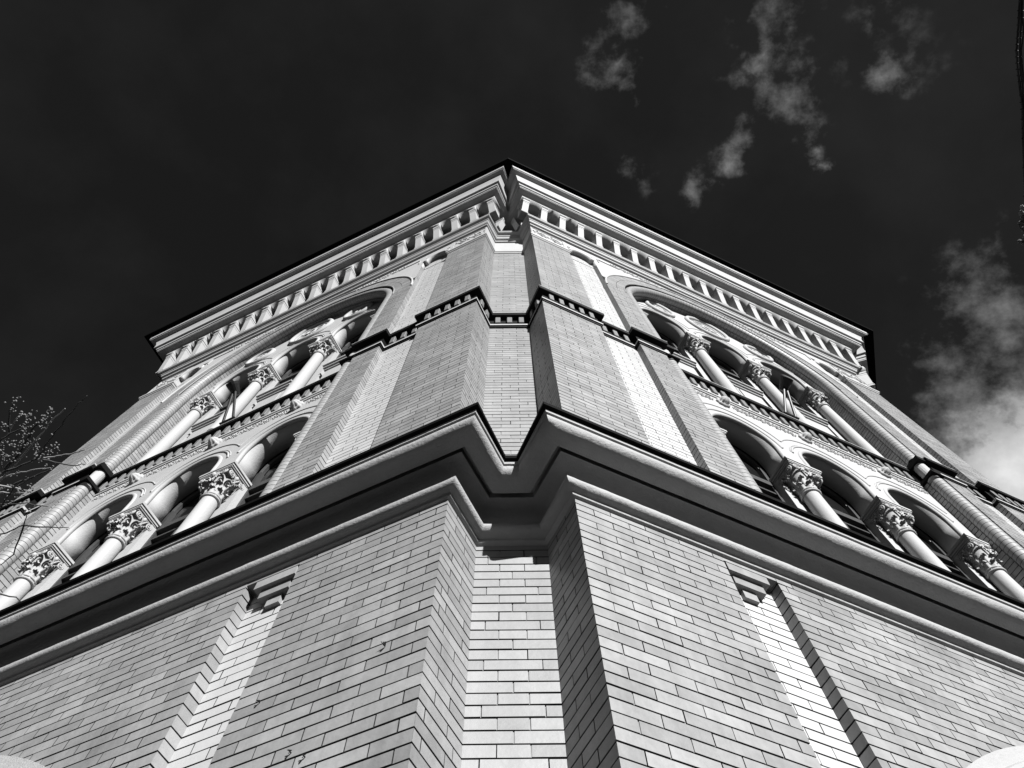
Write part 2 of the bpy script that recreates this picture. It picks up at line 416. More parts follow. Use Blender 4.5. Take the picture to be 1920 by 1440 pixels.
lv+=[(.05,4.082,0),(.030,4.09,0),(.018,4.13,0),(.014,4.18,0),(.022,4.21,0),(.045,4.232,0),(.08,4.238,0),(.135,4.238,0),(.150,4.232,0),(.152,4.29,0),(.184,4.29,0),(.186,4.207,0),(.21,4.205,0),(.258,4.203,0)]
lv+=[(.258+.076*math.sin(t),4.272-.068*math.cos(t),0) for t in [R(5+i*12) for i in range(8)]]
lv+=[(.330,4.290,0),(.345,4.294,0),(.349,4.322,1),(.362,4.325,1),(.377,4.327,1),(.377,4.367,1),(.30,4.385,1),(-.05,4.43,1)]
loft('main_cornice',lv,T1,[MA['stone'],MA['flash']],label='heavy rough painted main cornice with black metal flashing',rough=lambda o,z:.0004 if z>4.31 or z<3.985 or (o<.185 and z>4.1) else (.0045 if (.25<o<.33 and z<4.27) else (.0028 if z<4.09 else .0016)))
# flat soffit closing under flashing is inside the loft
# ---------------------------------------------------------------- string course with dentils
STF=sym([(C1,0,'chside0'),(C1,OC,'chan'),(C2,OC,'chside'),(C2,0,'p2'),(2.275,0,'blk'),(2.275,-.262,'bayS')])
P,K=ring(.436,.274,.370,STF)
prof=[(-.02,8.905,0),(.012,8.912,0),(.016,8.935,0),(.032,8.945,2),(.034,8.985,2),(.02,9.0,0),(-.002,9.01,0),(-.002,9.275,0),(.068,9.285,0),(.074,9.29,0),(.076,9.362,0),(.080,9.367,2),(.078,9.392,2),(.05,9.42,0),(-.03,9.43,0)]
mb=MB(); rr=[]
for (o,z,mi) in prof:
    q=offset(P,o); rr.append([Vector((p.x,p.y,z)) for p in q[:-1]+[q[-1]]])
for a in range(len(rr)-1): mb.grid([rr[a],rr[a+1]],False,.5,prof[a][2])
string=part('string_course',mb.mesh('string_course',[MA['black'],MA['grey'],MA['plaster']],tone=False),label='black painted string course with pale edge lines')
dm=MB(); dm.box(lambda x,y,z:Vector((x,y,z)),(-.034,-.044,0),(.034,.004,.232)); dme=dm.mesh('dentil',MA['grey'])
bmx=bmesh.new(); bmx.from_mesh(dme); bmesh.ops.remove_doubles(bmx,verts=bmx.verts,dist=1e-5)
bmesh.ops.bevel(bmx,geom=[e for e in bmx.edges],offset=.006,segments=1,affect='EDGES'); bmesh.ops.recalc_face_normals(bmx,faces=bmx.faces); bmx.to_mesh(dme); bmx.free()
ND=0; extra=MB()
def dentils(A,B,pitch=.163,margin=.05,n=None,asone=False):
    global ND
    d=B-A; ln=d.length; d=d/ln; nn=Vector((d.y,-d.x))
    k=n or max(1,int(round((ln-2*margin)/pitch)))
    for i in range(k):
        x=margin+(ln-2*margin)*(i+.5)/k; p=A+d*x+nn*.0; a=math.atan2(d.y,d.x)
        if asone:
            ca,sa=math.cos(a),math.sin(a)
            extra.box(lambda X,Y,Z:Vector((p.x+ca*X-sa*Y,p.y+sa*X+ca*Y,Z)),(-.034,-.044,9.035),(.034,.004,9.267))
        else:
            link('dentil',dme,string,(p.x,p.y,9.035),(0,0,a)); ND+=1
n=len(P)
for i in range(n):
    k,g=K[i]; A,B=P[i],P[(i+1)%n]
    if k in('pier','chan','bayS','ret','ret2','strip'):
        far=(g in(-2,1)) or (k in('ret','ret2','strip') and g!=0)
        # far left/right stretches nearly hidden
        dentils(A,B,asone=far,n={'strip':3,'ret':2,'ret2':2}.get(k),margin=.04)
ex=part('dentil',extra.mesh('far_dentils',MA['grey'],fix=True),string,loc=(0,0,0)); ex['kind']='stuff'
# ---------------------------------------------------------------- corner friezes (white plaster caps of the piers)
def scroll(mb,g,s0,s1,zc,h,o,n,flip=1,seed=1,w=.012):
    """carved running foliage between s0 and s1: one waving stem with a curl and leaves in every bend"""
    rnd=random.Random(seed); n=max(2,int(round((s1-s0)/(h*.62)))); L=(s1-s0)/n; A=h*.16
    stem=[FP(g,s0+(s1-s0)*t/(n*8),o+.002,zc+A*math.sin(PI*t/8)) for t in range(n*8+1)]
    mb.tube(stem,w*.8,6)
    for i in range(n):
        sg=1 if i%2 else -1; cx=s0+L*(i+.5); r0=min(L*.5,h*.46)
        pts=[];rad=[]
        for t in range(19):
            a=t/18; rr_=r0*(1-a*.82); an=-sg*PI*.5+sg*a*PI*2.7
            pts.append(FP(g,cx+rr_*math.cos(an)*.92,o+.003+.006*a,zc-sg*A*.2+rr_*math.sin(an))); rad.append(w*(1.05-.35*a))
        mb.tube(pts,rad,6)
        mb.tube([FP(g,cx-.004,o+.006,zc-sg*A*.2),FP(g,cx+.004,o+.012,zc-sg*A*.2),FP(g,cx+.010,o+.006,zc-sg*A*.2)],[w*1.2,w*2.0,w*1.2],7)
        for q in range(7):
            an=2*PI*q/7+rnd.uniform(-.2,.2); ra=r0*.98; bx=cx+math.cos(an)*ra*.92; bz=zc-sg*A*.2+math.sin(an)*ra; l=h*.13
            e=[FP(g,bx,o+.001,bz),FP(g,bx+math.cos(an+.5)*l*.5,o+.007,bz+math.sin(an+.5)*l*.5),FP(g,bx+math.cos(an+.9)*l,o+.001,bz+math.sin(an+.9)*l)]
            mb.tube(e,[w*.7,w*1.35,w*.3],5)
for j in (-1,0,1):
    pts=(leftend(.450,0,.288,.364) if j==-1 else [fp2(j-1,W-C1,OC-.03),fp2(j-1,W-C1,0)]+notch(j,.450,0,.288,.364))+[fp2(j,C1,0),fp2(j,C1,OC-.03)]
    mb=MB(); prof=[(-.02,13.86),(.012,13.87),(.02,13.885),(.02,13.91),(.035,13.92),(.042,13.95),(.042,13.975),(.02,13.99),(.004,14.0),(.004,ZC+.02)]
    rings=[]
    for o,z in prof:
        Pm=[pts[0]+(pts[0]-pts[1])*0]+pts[1:]
        q=[]
        for i in range(len(pts)):
            a=(pts[i]-pts[i-1]).normalized() if i>0 else (pts[1]-pts[0]).normalized()
            b=(pts[i+1]-pts[i]).normalized() if i<len(pts)-1 else a
            na=Vector((a.y,-a.x)); nb=Vector((b.y,-b.x)); mm=(na+nb).normalized(); q.append(pts[i]+mm*o/max(mm.dot(na),.3))
        rings.append([Vector((p.x,p.y,z)) for p in q])
    mb.grid(rings)
    fr=part('corner_frieze',mb.mesh('corner_frieze',MA['plaster'],tone=False))
    for g,a,b in ((j-1,W-C1+.12,W-.55),(j,.55,C1-.12)):
        if g==-2: continue
        sm=MB()
        scroll(sm,g,a,b,14.5,.5,.004,3,seed=g+5)
        for (x0,z0_,x1,z1_) in ((a-.05,14.12,b+.05,14.14),(a-.05,14.86,b+.05,14.88),(a-.05,14.14,a-.03,14.86),(b+.03,14.14,b+.05,14.86)):
            sm.box(lambda x,y,z:FP(g,x,y,z),(x0,0,z0_),(x1,.014,z1_))
        part('carved_scroll',sm.mesh('carved_scroll',MA['plaster'],fix=True),fr)
# channel heads: little segmental hoods
for g in (-1,0,1):
    for sgn in (0,1):
        if g==1 and sgn==1: continue
        s0,s1=(C1,C2) if sgn==0 else (W-C2,W-C1); sm_=(s0+s1)/2
        hole=arcpts((sm_,14.18),.235,0,180,14)
        out=[(s0,14.22)]+[(sm_-.235,14.22)]+[(x,z) for x,z in arcpts((sm_,14.22),.235,180,0,14)]+[(s1,14.22),(s1,14.52)]+arcpts((sm_,14.45),.29,10,170,10)+[(s0,14.52)]
        out=[(s0+.003,14.22)]+arcpts((sm_,14.22),.215,180,0,16)+[(s1-.003,14.22),(s1-.003,14.36)]+arcpts((sm_,14.33),.25,5,175,12)+[(s0+.003,14.36)]
        plate('channel_hood',out,[],.115,MA['plaster'],g,.022)
        mb=MB(); mb.box(lambda x,y,z:FP(g,x,y,z),(s0+.003,OC,14.60),(s1-.003,.0,ZC+.02)); part('channel_head',mb.mesh('channel_head',MA['plaster'],fix=True))
# ---------------------------------------------------------------- top cornice
T2=table([(0,.450,.288,.364),(.04,.446,.281,.334),(.10,.434,.241,.262),(.175,.408,.214,.173),(.382,.316,.03,.02),(.566,.238,.012,-.14),(.665,.178,.006,-.43),(.80,.104,.006,-.744),(.90,.012,.004,-1.08),(.985,.004,.002,-1.24)])
lv=[(-.30,15.0,0),(.045,15.0,0),(.052,15.05,0),(.075,15.06,0),(.10,15.10,0),(.105,15.14,0),(.12,15.15,0),(.125,15.20,0),(.14,15.205,0)]
lv+=[(.15+.035*math.sin(t),15.245-.035*math.cos(t),0) for t in [R(i*22) for i in range(9)]]
lv+=[(.185,15.30,0),(.188,15.33,0),(.18,15.335,0),(.03,15.34,0),(.03,16.30,0),(.20,16.335,0),(.37,16.34,0),(.385,16.345,0),(.388,16.36,0),(.40,16.365,0),(.505,16.40,0),(.507,16.43,0),(.520,16.435,0),(.524,16.49,0),(.51,16.50,0),(.51,16.515,0),(.548,16.52,0),(.552,16.525,0),(.560,16.60,0),(.555,16.615,0),(.605,16.625,0)]
lv+=[(.610,16.66,0),(.616,16.74,0),(.628,16.83,0),(.645,16.91,0),(.662,16.97,0),(.665,17.0,0),(.655,17.01,0),(.66,17.045,0),(.72,17.05,0),(.765,17.065,0),(.768,17.085,0),(.778,17.09,0),(.78,17.10,0),(.792,17.105,0),(.795,17.18,0),(.806,17.27,1),(.82,17.30,1),(.90,17.305,1)]
# the eave itself is not notched: hand over to a straight mitre at the drip
loft('top_cornice',lv,T2,[MA['plaster'],MA['roof']],label='deep white moulded top cornice',ext=True)
def straight(o,z):
    pts=[]
    for j in (-1,0,1):
        cy=YV-o/math.cos(TH); q=corner(j,0,cy); pts.append(q+(fdir(0)[0]*extend(o) if j==1 else (-fdir(-1)[0]*extend(o) if j==-1 else Vector((0,0)))))
        if j==-1: pts.insert(0,pts[0]+D2*6)
    pts.append(fp2(1,W/2,o)); return [Vector((p.x,p.y,z)) for p in pts]
mb=MB(); rs=[straight(.3,17.29),straight(.86,17.30),straight(.90,17.31),straight(.912,17.34),straight(.912,17.42),straight(.88,17.47)]
mb.grid(rs); apex=Vector((0,9.5,21.5))
last=rs[-1]
for a,b in zip(last[:-1],last[1:]): mb.fan([a,b,apex])
mb.fan([last[-1],last[0],apex])
part('roof',mb.mesh('roof',MA['roof'],tone=False,fix=True),label='thin black roof eave above the white cornice')
# arcaded band of brackets below the cornice
PT=.4447; NB=20
BM=MB()
def bracket_mesh():
    b=MB(); I=lambda x,y,z:Vector((x,y,z))
    def sl(x0,x1,z0,z1,d0,d1):           # slanted front slab, -y outward
        i=len(b.v); b.v+=[Vector(p) for p in ((x0,.03,z0),(x1,.03,z0),(x1,-d0,z0),(x0,-d0,z0),(x0,.03,z1),(x1,.03,z1),(x1,-d1,z1),(x0,-d1,z1))]
        for f in ((3,2,1,0),(4,5,6,7),(3,0,4,7),(2,6,5,1),(3,7,6,2)): b.f.append(tuple(i+k for k in f)); b.t.append(.5); b.m.append(0)
    sl(-.070,.070,0,.85,.142,.312)
    sl(-.080,.080,0,.045,.160,.168); sl(-.075,.075,.085,.115,.165,.172)
    sl(-.074,.074,.63,.66,.272,.280); sl(-.080,.080,.71,.76,.292,.305)
    return b.mesh('bracket',MA['plaster'],tone=False,fix=True)
bme=bracket_mesh()
nbr=0
for g in (-1,0,1):
    s0=.29; xs=[s0+(W-2*s0)*i/(NB-1) for i in range(NB)]
    if g==1: xs=xs[:8]
    if g==-2: xs=xs[-8:]
    # arches between brackets
    holes=[]; zt,zb=16.338,16.175
    out=[(xs[0]-.12,zb)]
    for a,b in zip(xs[:-1],xs[1:]):
        m_=(a+b)/2; r=(b-a)/2-.07; out+= [(m_+r*math.cos(R(t)),zb+.115*math.sin(R(t))) for t in range(180,-1,-20)]
    out+=[(xs[-1]+.12,zb),(xs[-1]+.12,zt),(xs[0]-.12,zt)]
    ar=plate('bracket_arcade',out,[],.30,MA['plaster'],g,.366)
    u,nn=fdir(g); a=math.atan2(u.y,u.x)
    for s in xs:
        p=FP(g,s,.03,15.335); link('bracket',bme,ar,(p.x,p.y,p.z),(0,0,a)); nbr+=1
# brackets on the notch returns
for j in (-1,0,1):
    for sg in (-1,1):
        if j==-1 and sg==-1: continue
        a=corner(j,sg*.40,.06); b=corner(j,sg*.26,.33)
        A,B=(a,b) if sg<0 else (b,a)
        d=(B-A).normalized(); c=(A+B)/2
        nn=Vector((d.y,-d.x)); o=link('bracket',bme,bpy.data.objects['top_cornice'],(c.x+nn.x*.05,c.y+nn.y*.05,15.335),(0,0,math.atan2(d.y,d.x)))
        o.scale=(1,.75,1)
print('dentils',ND,'brackets',nbr)
# ---------------------------------------------------------------- bay pieces
def course_tube(path,r,pitch=.0751,n=14,groove=.006):
    """banded roll of bricks: path as list of points sampled densely"""
    out=[];rad=[]
    acc=0; path=[Vector(p) for p in path]
    L=[0]
    for a,b in zip(path[:-1],path[1:]): L.append(L[-1]+(b-a).length)
    tot=L[-1]; nb=int(tot/pitch); pitch=tot/nb
    def at(x):
        x=min(max(x,0),tot-1e-6)
        lo,hi=0,len(L)-1
        while hi-lo>1:
            m=(lo+hi)//2
            if L[m]<=x: lo=m
            else: hi=m
        t=(x-L[lo])/(L[hi]-L[lo]); return path[lo].lerp(path[hi],t)
    for i in range(nb):
        x=i*pitch
        for f,rr_ in ((.0,r),(.11,r)):
            out.append(at(x+f*pitch)); rad.append(rr_)
    return out,rad
def tube_fixed(mb,pts,rads,g,n=16,midx=None):
    u,nn=fdir(g); rings=[]; 
    for k,p in enumerate(pts):
        d=(pts[min(k+1,len(pts)-1)]-pts[max(k-1,0)]).normalized()
        a=Vector((nn.x,nn.y,0)); b=d.cross(a).normalized()
        rings.append([p+(a*math.cos(t)+b*math.sin(t))*rads[k] for t in [2*PI*j/n for j in range(n)]])
    i=len(mb.v)
    for r_ in rings: mb.v+=r_
    for a_ in range(len(rings)-1):
        mi=1 if (midx and a_%2==0) else 0
        tn=((a_//2)*0.61803)%1
        for b_ in range(n):
            c=(b_+1)%n; mb.f.append((i+a_*n+b_,i+a_*n+c,i+(a_+1)*n+c,i+(a_+1)*n+b_)); mb.t.append(tn); mb.m.append(mi)
RS=2.37; RO=-.088; RR=.092
def bay(g):
    # banded roll moulding: lower legs and big arch
    for sgn in (0,1):
        s=RS if sgn==0 else W-RS
        pts,rad=course_tube([FP(g,s,RO,4.38),FP(g,s,RO,8.90)],RR); mb=MB(); tube_fixed(mb,pts,rad,g,20,True); part('brick_roll',mb.mesh('brick_roll',[MA['roll'],MA['mortar']],smooth=True))
        b=MB(); f3=lambda x,y,z:FP(g,x,y,z)
        b.tube([FP(g,s,RO,8.9),FP(g,s,RO,9.42)],RR*.93,18); b.box(f3,(s-.108,-.24,8.925),(s+.108,.03,8.985),.5,1); b.box(f3,(s-.112,-.24,9.30),(s+.112,.04,9.395),.5,1)
        part('roll_collar',b.mesh('roll_collar',[MA['plaster'],MA['black']],tone=False,fix=True))
    path=[FP(g,RS,RO,9.38)]+[FP(g,x,RO,z) for x,z in arcpts((SC,Z0),SC-RS,180,0,90)]+[FP(g,W-RS,RO,9.38)]
    pts,rad=course_tube(path,RR); mb=MB(); tube_fixed(mb,pts,rad,g,20,True); part('arch_roll',mb.mesh('arch_roll',[MA['roll'],MA['mortar']],smooth=True),label='banded brick roll round the great arch')
    # brick ring of the great arch (voussoir faces) and the intrados
    mb=MB(); NV=92
    def annulus(r0,r1,o,nv,ph=0):
        for i in range(nv):
            a0=180*(i+.06)/nv; a1=180*(i+.94)/nv; t=random.random(); e=random.uniform(-.0007,.0007)
            q=[(SC+r*math.cos(R(a)),Z0+r*math.sin(R(a))) for r,a in ((r0+.004,a0),(r1-.004,a0),(r1-.004,a1),(r0+.004,a1))]
            mb.quad(*[FP(g,x,o+e,z) for x,z in q],t)
            for (x0,z0_),(x1,z1_) in ((q[0],q[1]),(q[1],q[2]),(q[2],q[3]),(q[3],q[0])):
                mb.quad(FP(g,x0,o-.018,z0_),FP(g,x1,o-.018,z1_),FP(g,x1,o+e,z1_),FP(g,x0,o+e,z0_),t)
        for i in range(60):
            q=[(SC+r*math.cos(R(a)),Z0+r*math.sin(R(a))) for r,a in ((r0,i*3),(r1,i*3),(r1,i*3+3),(r0,i*3+3))]
            mb.quad(*[FP(g,x,o-.018,z) for x,z in q],.5,1)
    annulus(SC-R1,SC-R1+.18,0,104); annulus(SC-R1+.18,SC-C2,0,112)
    # step behind the roll and intrados
    rj=SC-JS
    for i in range(88):
        a0=180*(i+.05)/88; a1=180*(i+.95)/88; t=random.random()
        for (oa,ob,r) in ((-.165,-.30,rj),(-.306,-.56,rj)):
            q=[(SC+r*math.cos(R(a)),Z0+r*math.sin(R(a))) for a in (a0,a1)]
            mb.quad(FP(g,q[0][0],oa,q[0][1]),FP(g,q[0][0],ob,q[0][1]),FP(g,q[1][0],ob,q[1][1]),FP(g,q[1][0],oa,q[1][1]),t)
    for i in range(60):
        for r,oa,ob in ((rj+.013,-.16,-.66),(SC-R1,-.0,-.16)):
            q=[(SC+r*math.cos(R(a)),Z0+r*math.sin(R(a))) for a in (i*3,i*3+3)]
            mb.quad(FP(g,q[0][0],oa,q[0][1]),FP(g,q[0][0],ob,q[0][1]),FP(g,q[1][0],ob,q[1][1]),FP(g,q[1][0],oa,q[1][1]),.5,1)
        q=[(SC+r*math.cos(R(a)),Z0+r*math.sin(R(a))) for r,a in ((rj,i*3),(SC-R1,i*3),(SC-R1,i*3+3),(rj,i*3+3))]
        mb.quad(*[FP(g,x,-.16,z) for x,z in q],.5,0)
    part('arch_ring',mb.mesh('arch_ring',[MA['brick'],MA['mortar']]))
    # thin raised line on the ring and outer hood line
    for r,tr in ((SC-C2-.01,.022),(SC-R1+.02,.014)):
        mb=MB(); pts=[FP(g,x,.0,z) for x,z in arcpts((SC,Z0),r,180 if tr>.02 else 180,0,64)]; mb.tube(pts,tr,8); part('arch_fillet',mb.mesh('arch_fillet',MA['plaster'] if tr>.02 else MA['roll'],smooth=True,tone=False))
    # spandrels
    for sgn in (0,1):
        r=SC-C2+.012
        if sgn==0: out=[(C2+.002,12.95)]+[p for p in arcpts((SC,Z0),r,166,90,30)]+[(SC,ZC+.01),(C2+.002,ZC+.01)]
        else: out=[(SC,ZC+.01)]+[p for p in arcpts((SC,Z0),r,90,14,30)]+[(W-C2-.002,12.95),(W-C2-.002,ZC+.01)]
        sp=plate('spandrel',out,[],.09,MA['plaster'],g,.0)
        mb=MB(); a,b=(C2+.45,SC-1.0) if sgn==0 else (SC+1.0,W-C2-.45)
        scroll(mb,g,a,b,14.72,.34,0,4,seed=g+9+sgn,w=.011)
        for x0,z0_,x1,z1_ in (((C2+.10,14.30,C2+.12,14.62),(C2+.10,14.60,C2+.62,14.62)) if sgn==0 else ((W-C2-.12,14.30,W-C2-.10,14.62),(W-C2-.62,14.60,W-C2-.10,14.62))):
            mb.box(lambda x,y,z:FP(g,x,y,z),(x0,-.001,z0_),(x1,.016,z1_))
        part('carved_scroll',mb.mesh('carved_scroll',MA['plaster'],tone=False,fix=True),sp)
    # edge behind ring: core filling between ring back and channel side
    mb=MB()
    mb.quad(FP(g,C2,-.018,Z0),FP(g,C2,OC-.01,Z0),FP(g,C2,OC-.01,13.0),FP(g,C2,-.018,13.0))
    brick_rows(mb,*( (fp2(g,C2,OC),fp2(g,C2,0))),Z0,13.0); part('channel_reveal',mb.mesh('channel_reveal',[MA['brick'],MA['mortar']])); mb=MB(); brick_rows(mb,fp2(g,W-C2,0),fp2(g,W-C2,OC),Z0,13.0); part('channel_reveal',mb.mesh('channel_reveal',[MA['brick'],MA['mortar']]))
    # arcades
    AC=[SC-1.2875,SC,SC+1.2875]; ar=.455
    # outer outline with the arches open at the bottom
    def outline(zs,top):
        o=[(JS-.01,zs)]
        for c in AC: o+= [(c-ar,zs)]+arcpts((c,zs+.30),ar,180,0,72)+[(c+ar,zs)]
        o+=[(W-JS+.01,zs)]+top; return o
    def arcade2(name,zs,top,holes=[]):
        ob=plate(name,outline(zs,top),holes,.30,MA['plaster'],g,-.25)
        for c in AC:
            mb=MB(); pts=[FP(g,x,-.262,z) for x,z in arcpts((c,zs+.30),ar+.018,180,0,72)]; mb.tube([pts[0]-Vector((0,0,.30))]+pts+[pts[-1]-Vector((0,0,.30))],.032,18)
            for dr,w_,a0_ in ((.125,.016,168),(.155,.009,166),(.285,.012,150)):
                pts=[FP(g,x,-.25,z) for x,z in arcpts((c,zs+.30),ar+dr,a0_,180-a0_,48)]; mb.tube(pts,w_,6)
            part('arch_moulding',mb.mesh('arch_moulding',MA['plaster'],smooth=True,tone=False),ob)
        return ob
    lo=arcade2('lower_arcade',7.46,[(W-JS+.01,8.93),(JS-.01,8.93)])
    lo['label']='white arcade wall with rosettes and carved scrolls over the lower windows'
    # scrolls, rosettes and a thin ledge
    mb=MB()
    for c0,c1 in ((AC[0],AC[1]),(AC[1],AC[2])):
        scroll(mb,g,c0+.16,c1-.16,8.74,.20,-.25,5,seed=int(c0*7)+g,w=.008)
    scroll(mb,g,JS+.06,AC[0]-.16,8.74,.20,-.25,3,seed=77+g,w=.008); scroll(mb,g,AC[2]+.16,W-JS-.06,8.74,.20,-.25,3,seed=78+g,w=.008)
    for z in (8.865,8.893): 
        mb.box(lambda x,y,z:FP(g,x,y,z),(JS,-.262,z),(W-JS,-.235,z+.02))
    part('carved_scroll',mb.mesh('carved_scroll',MA['plaster'],tone=False,fix=True),lo)
    for c in AC:
        mb=MB(); rings=[]; p=FP(g,c,-.25,8.74); u,nn=fdir(g); a_=Vector((u.x,u.y,0)); n_=Vector((nn.x,nn.y,0)); zz=Vector((0,0,1))
        for r,y in ((.10,0),(.10,.02),(.085,.035),(.075,.035),(.07,.06),(.045,.095),(.012,.11)):
            rings.append([p+n_*y+(a_*math.cos(t)+zz*math.sin(t))*r*(1+.10*math.cos(8*t)) for t in [2*PI*k/32 for k in range(32)]])
        mb.grid(rings,True); mb.fan(rings[-1]); part('rosette',mb.mesh('rosette',MA['plaster'],smooth=True,tone=False,fix=True),lo)
    # upper tympanum
    zs=12.38; rj=SC-JS+.008
    top=[(SC+rj,zs+.02)]+arcpts((SC,Z0),rj,3,177,48)+[(SC-rj,zs+.02)]
    big=(SC,13.86,.46); sml=[(SC-1.13,13.66,.29),(SC+1.13,13.66,.29)]
    holes=[]
    for k in range(4):
        a=R(45+90*k); holes.append([(big[0]+.2*math.cos(a)+.085*math.cos(t),big[1]+.2*math.sin(a)+.085*math.sin(t)) for t in [2*PI*i/12 for i in range(12)]])
    for q in sml:
        for k in range(4):
            a=R(90*k); holes.append([(q[0]+.14*math.cos(a)+.05*math.cos(t),q[1]+.14*math.sin(a)+.05*math.sin(t)) for t in [2*PI*i/10 for i in range(10)]])
    ty=arcade2('tympanum',zs,top,holes); ty['label']='white tympanum with three carved roundels under the great arch'
    for (cx,cz,r) in [big]+sml:
        mb=MB(); u,nn=fdir(g); n_=Vector((nn.x,nn.y,0))
        def circ(rad,w_,o,nn_=48):
            ps=[FP(g,cx+rad*math.cos(2*PI*i/nn_),o,cz+rad*math.sin(2*PI*i/nn_)) for i in range(nn_+1)]; tube_fixed(mb,ps,[w_]*len(ps),g,10)
        circ(r,.05,-.245); circ(r*.80,.016,-.25); circ(r*.22,.03,-.25)
        for k in range(4):
            a=R(45+90*k) if r>.4 else R(90*k); rr_=.115 if r>.4 else .075; q=.2 if r>.4 else .14
            ps=[FP(g,cx+q*math.cos(a)+rr_*math.cos(2*PI*i/16),-.25,cz+q*math.sin(a)+rr_*math.sin(2*PI*i/16)) for i in range(17)]; tube_fixed(mb,ps,[.016]*17,g,8)
        part('roundel',mb.mesh('roundel',MA['plaster'],smooth=True,tone=False),ty)
    # windows: timber frames and glass set at the back of each opening
    for tier,(za,zs_) in enumerate(((4.30,7.46),(9.35,12.38))):
        for c in AC:
            mb=MB(); hw=.455
            fr=MB()
            def bx(x0,x1,z0_,z1_,o0=-.63,o1=-.56): fr.box(lambda x,y,z:FP(g,x,y,z),(x0,o0,z0_),(x1,o1,z1_))
            bx(c-hw,c-hw+.07,za,zs_+.31); bx(c+hw-.07,c+hw,za,zs_+.31); bx(c-.03,c+.03,za,zs_-.3,-.63,-.57)
            bx(c-hw+.07,c+hw-.07,zs_-.16,zs_-.06,-.63,-.55); bx(c-hw+.07,c+hw-.07,zs_-.32,zs_-.29,-.63,-.57); bx(c-hw+.07,c+hw-.07,za+1.2,za+1.26,-.63,-.57)
            ps=[FP(g,x,-.595,z) for x,z in arcpts((c,zs_+.30),hw-.035,180,0,18)]; tube_fixed(fr,ps,[.038]*len(ps),g,6)
            wf=part('window',fr.mesh('window',MA['wood'],tone=False,fix=True))
            pn=MB(); pn.fan([FP(g,x,-.62,z) for x,z in [(c-hw,za),(c+hw,za)]+arcpts((c,zs_+.30),hw,0,180,18)])
            part('pane',pn.mesh('pane',MA['glass'],tone=False),wf)
            if tier==1:
                b=MB(); f3=lambda x,y,z:FP(g,x,y,z)
                b.box(f3,(c-.29,-.54,9.38),(c+.29,-.455,10.95)); b.box(f3,(c-.31,-.54,10.95),(c+.31,-.43,11.0)); b.box(f3,(c-.325,-.54,11.0),(c+.325,-.40,11.03)); b.box(f3,(c-.33,-.54,11.03),(c+.33,-.41,11.09)); b.box(f3,(c-.345,-.54,11.09),(c+.345,-.38,11.13))
                b.box(f3,(c-.25,-.455,9.9),(c+.25,-.44,10.85)); b.box(f3,(c-.21,-.44,9.95),(c+.21,-.425,10.80))
                part('parapet_block',b.mesh('parapet_block',MA['plaster'],tone=False,fix=True))
    # back of the recess
    b=MB()
    for z0_,z1_ in ((4.3,9.3),(9.3,14.5)): b.quad(FP(g,JS-.1,-.66,z0_),FP(g,W-JS+.1,-.66,z0_),FP(g,W-JS+.1,-.66,z1_),FP(g,JS-.1,-.66,z1_))
    part('recess_back',b.mesh('recess_back',MA['void'],tone=False))
    b=MB(); b.box(lambda x,y,z:FP(g,x,y,z),(JS-.05,-.70,ZS0-.02),(W-JS+.05,-.26,ZS1+.01)); part('floor_band',b.mesh('floor_band',MA['plaster'],tone=False,fix=True))
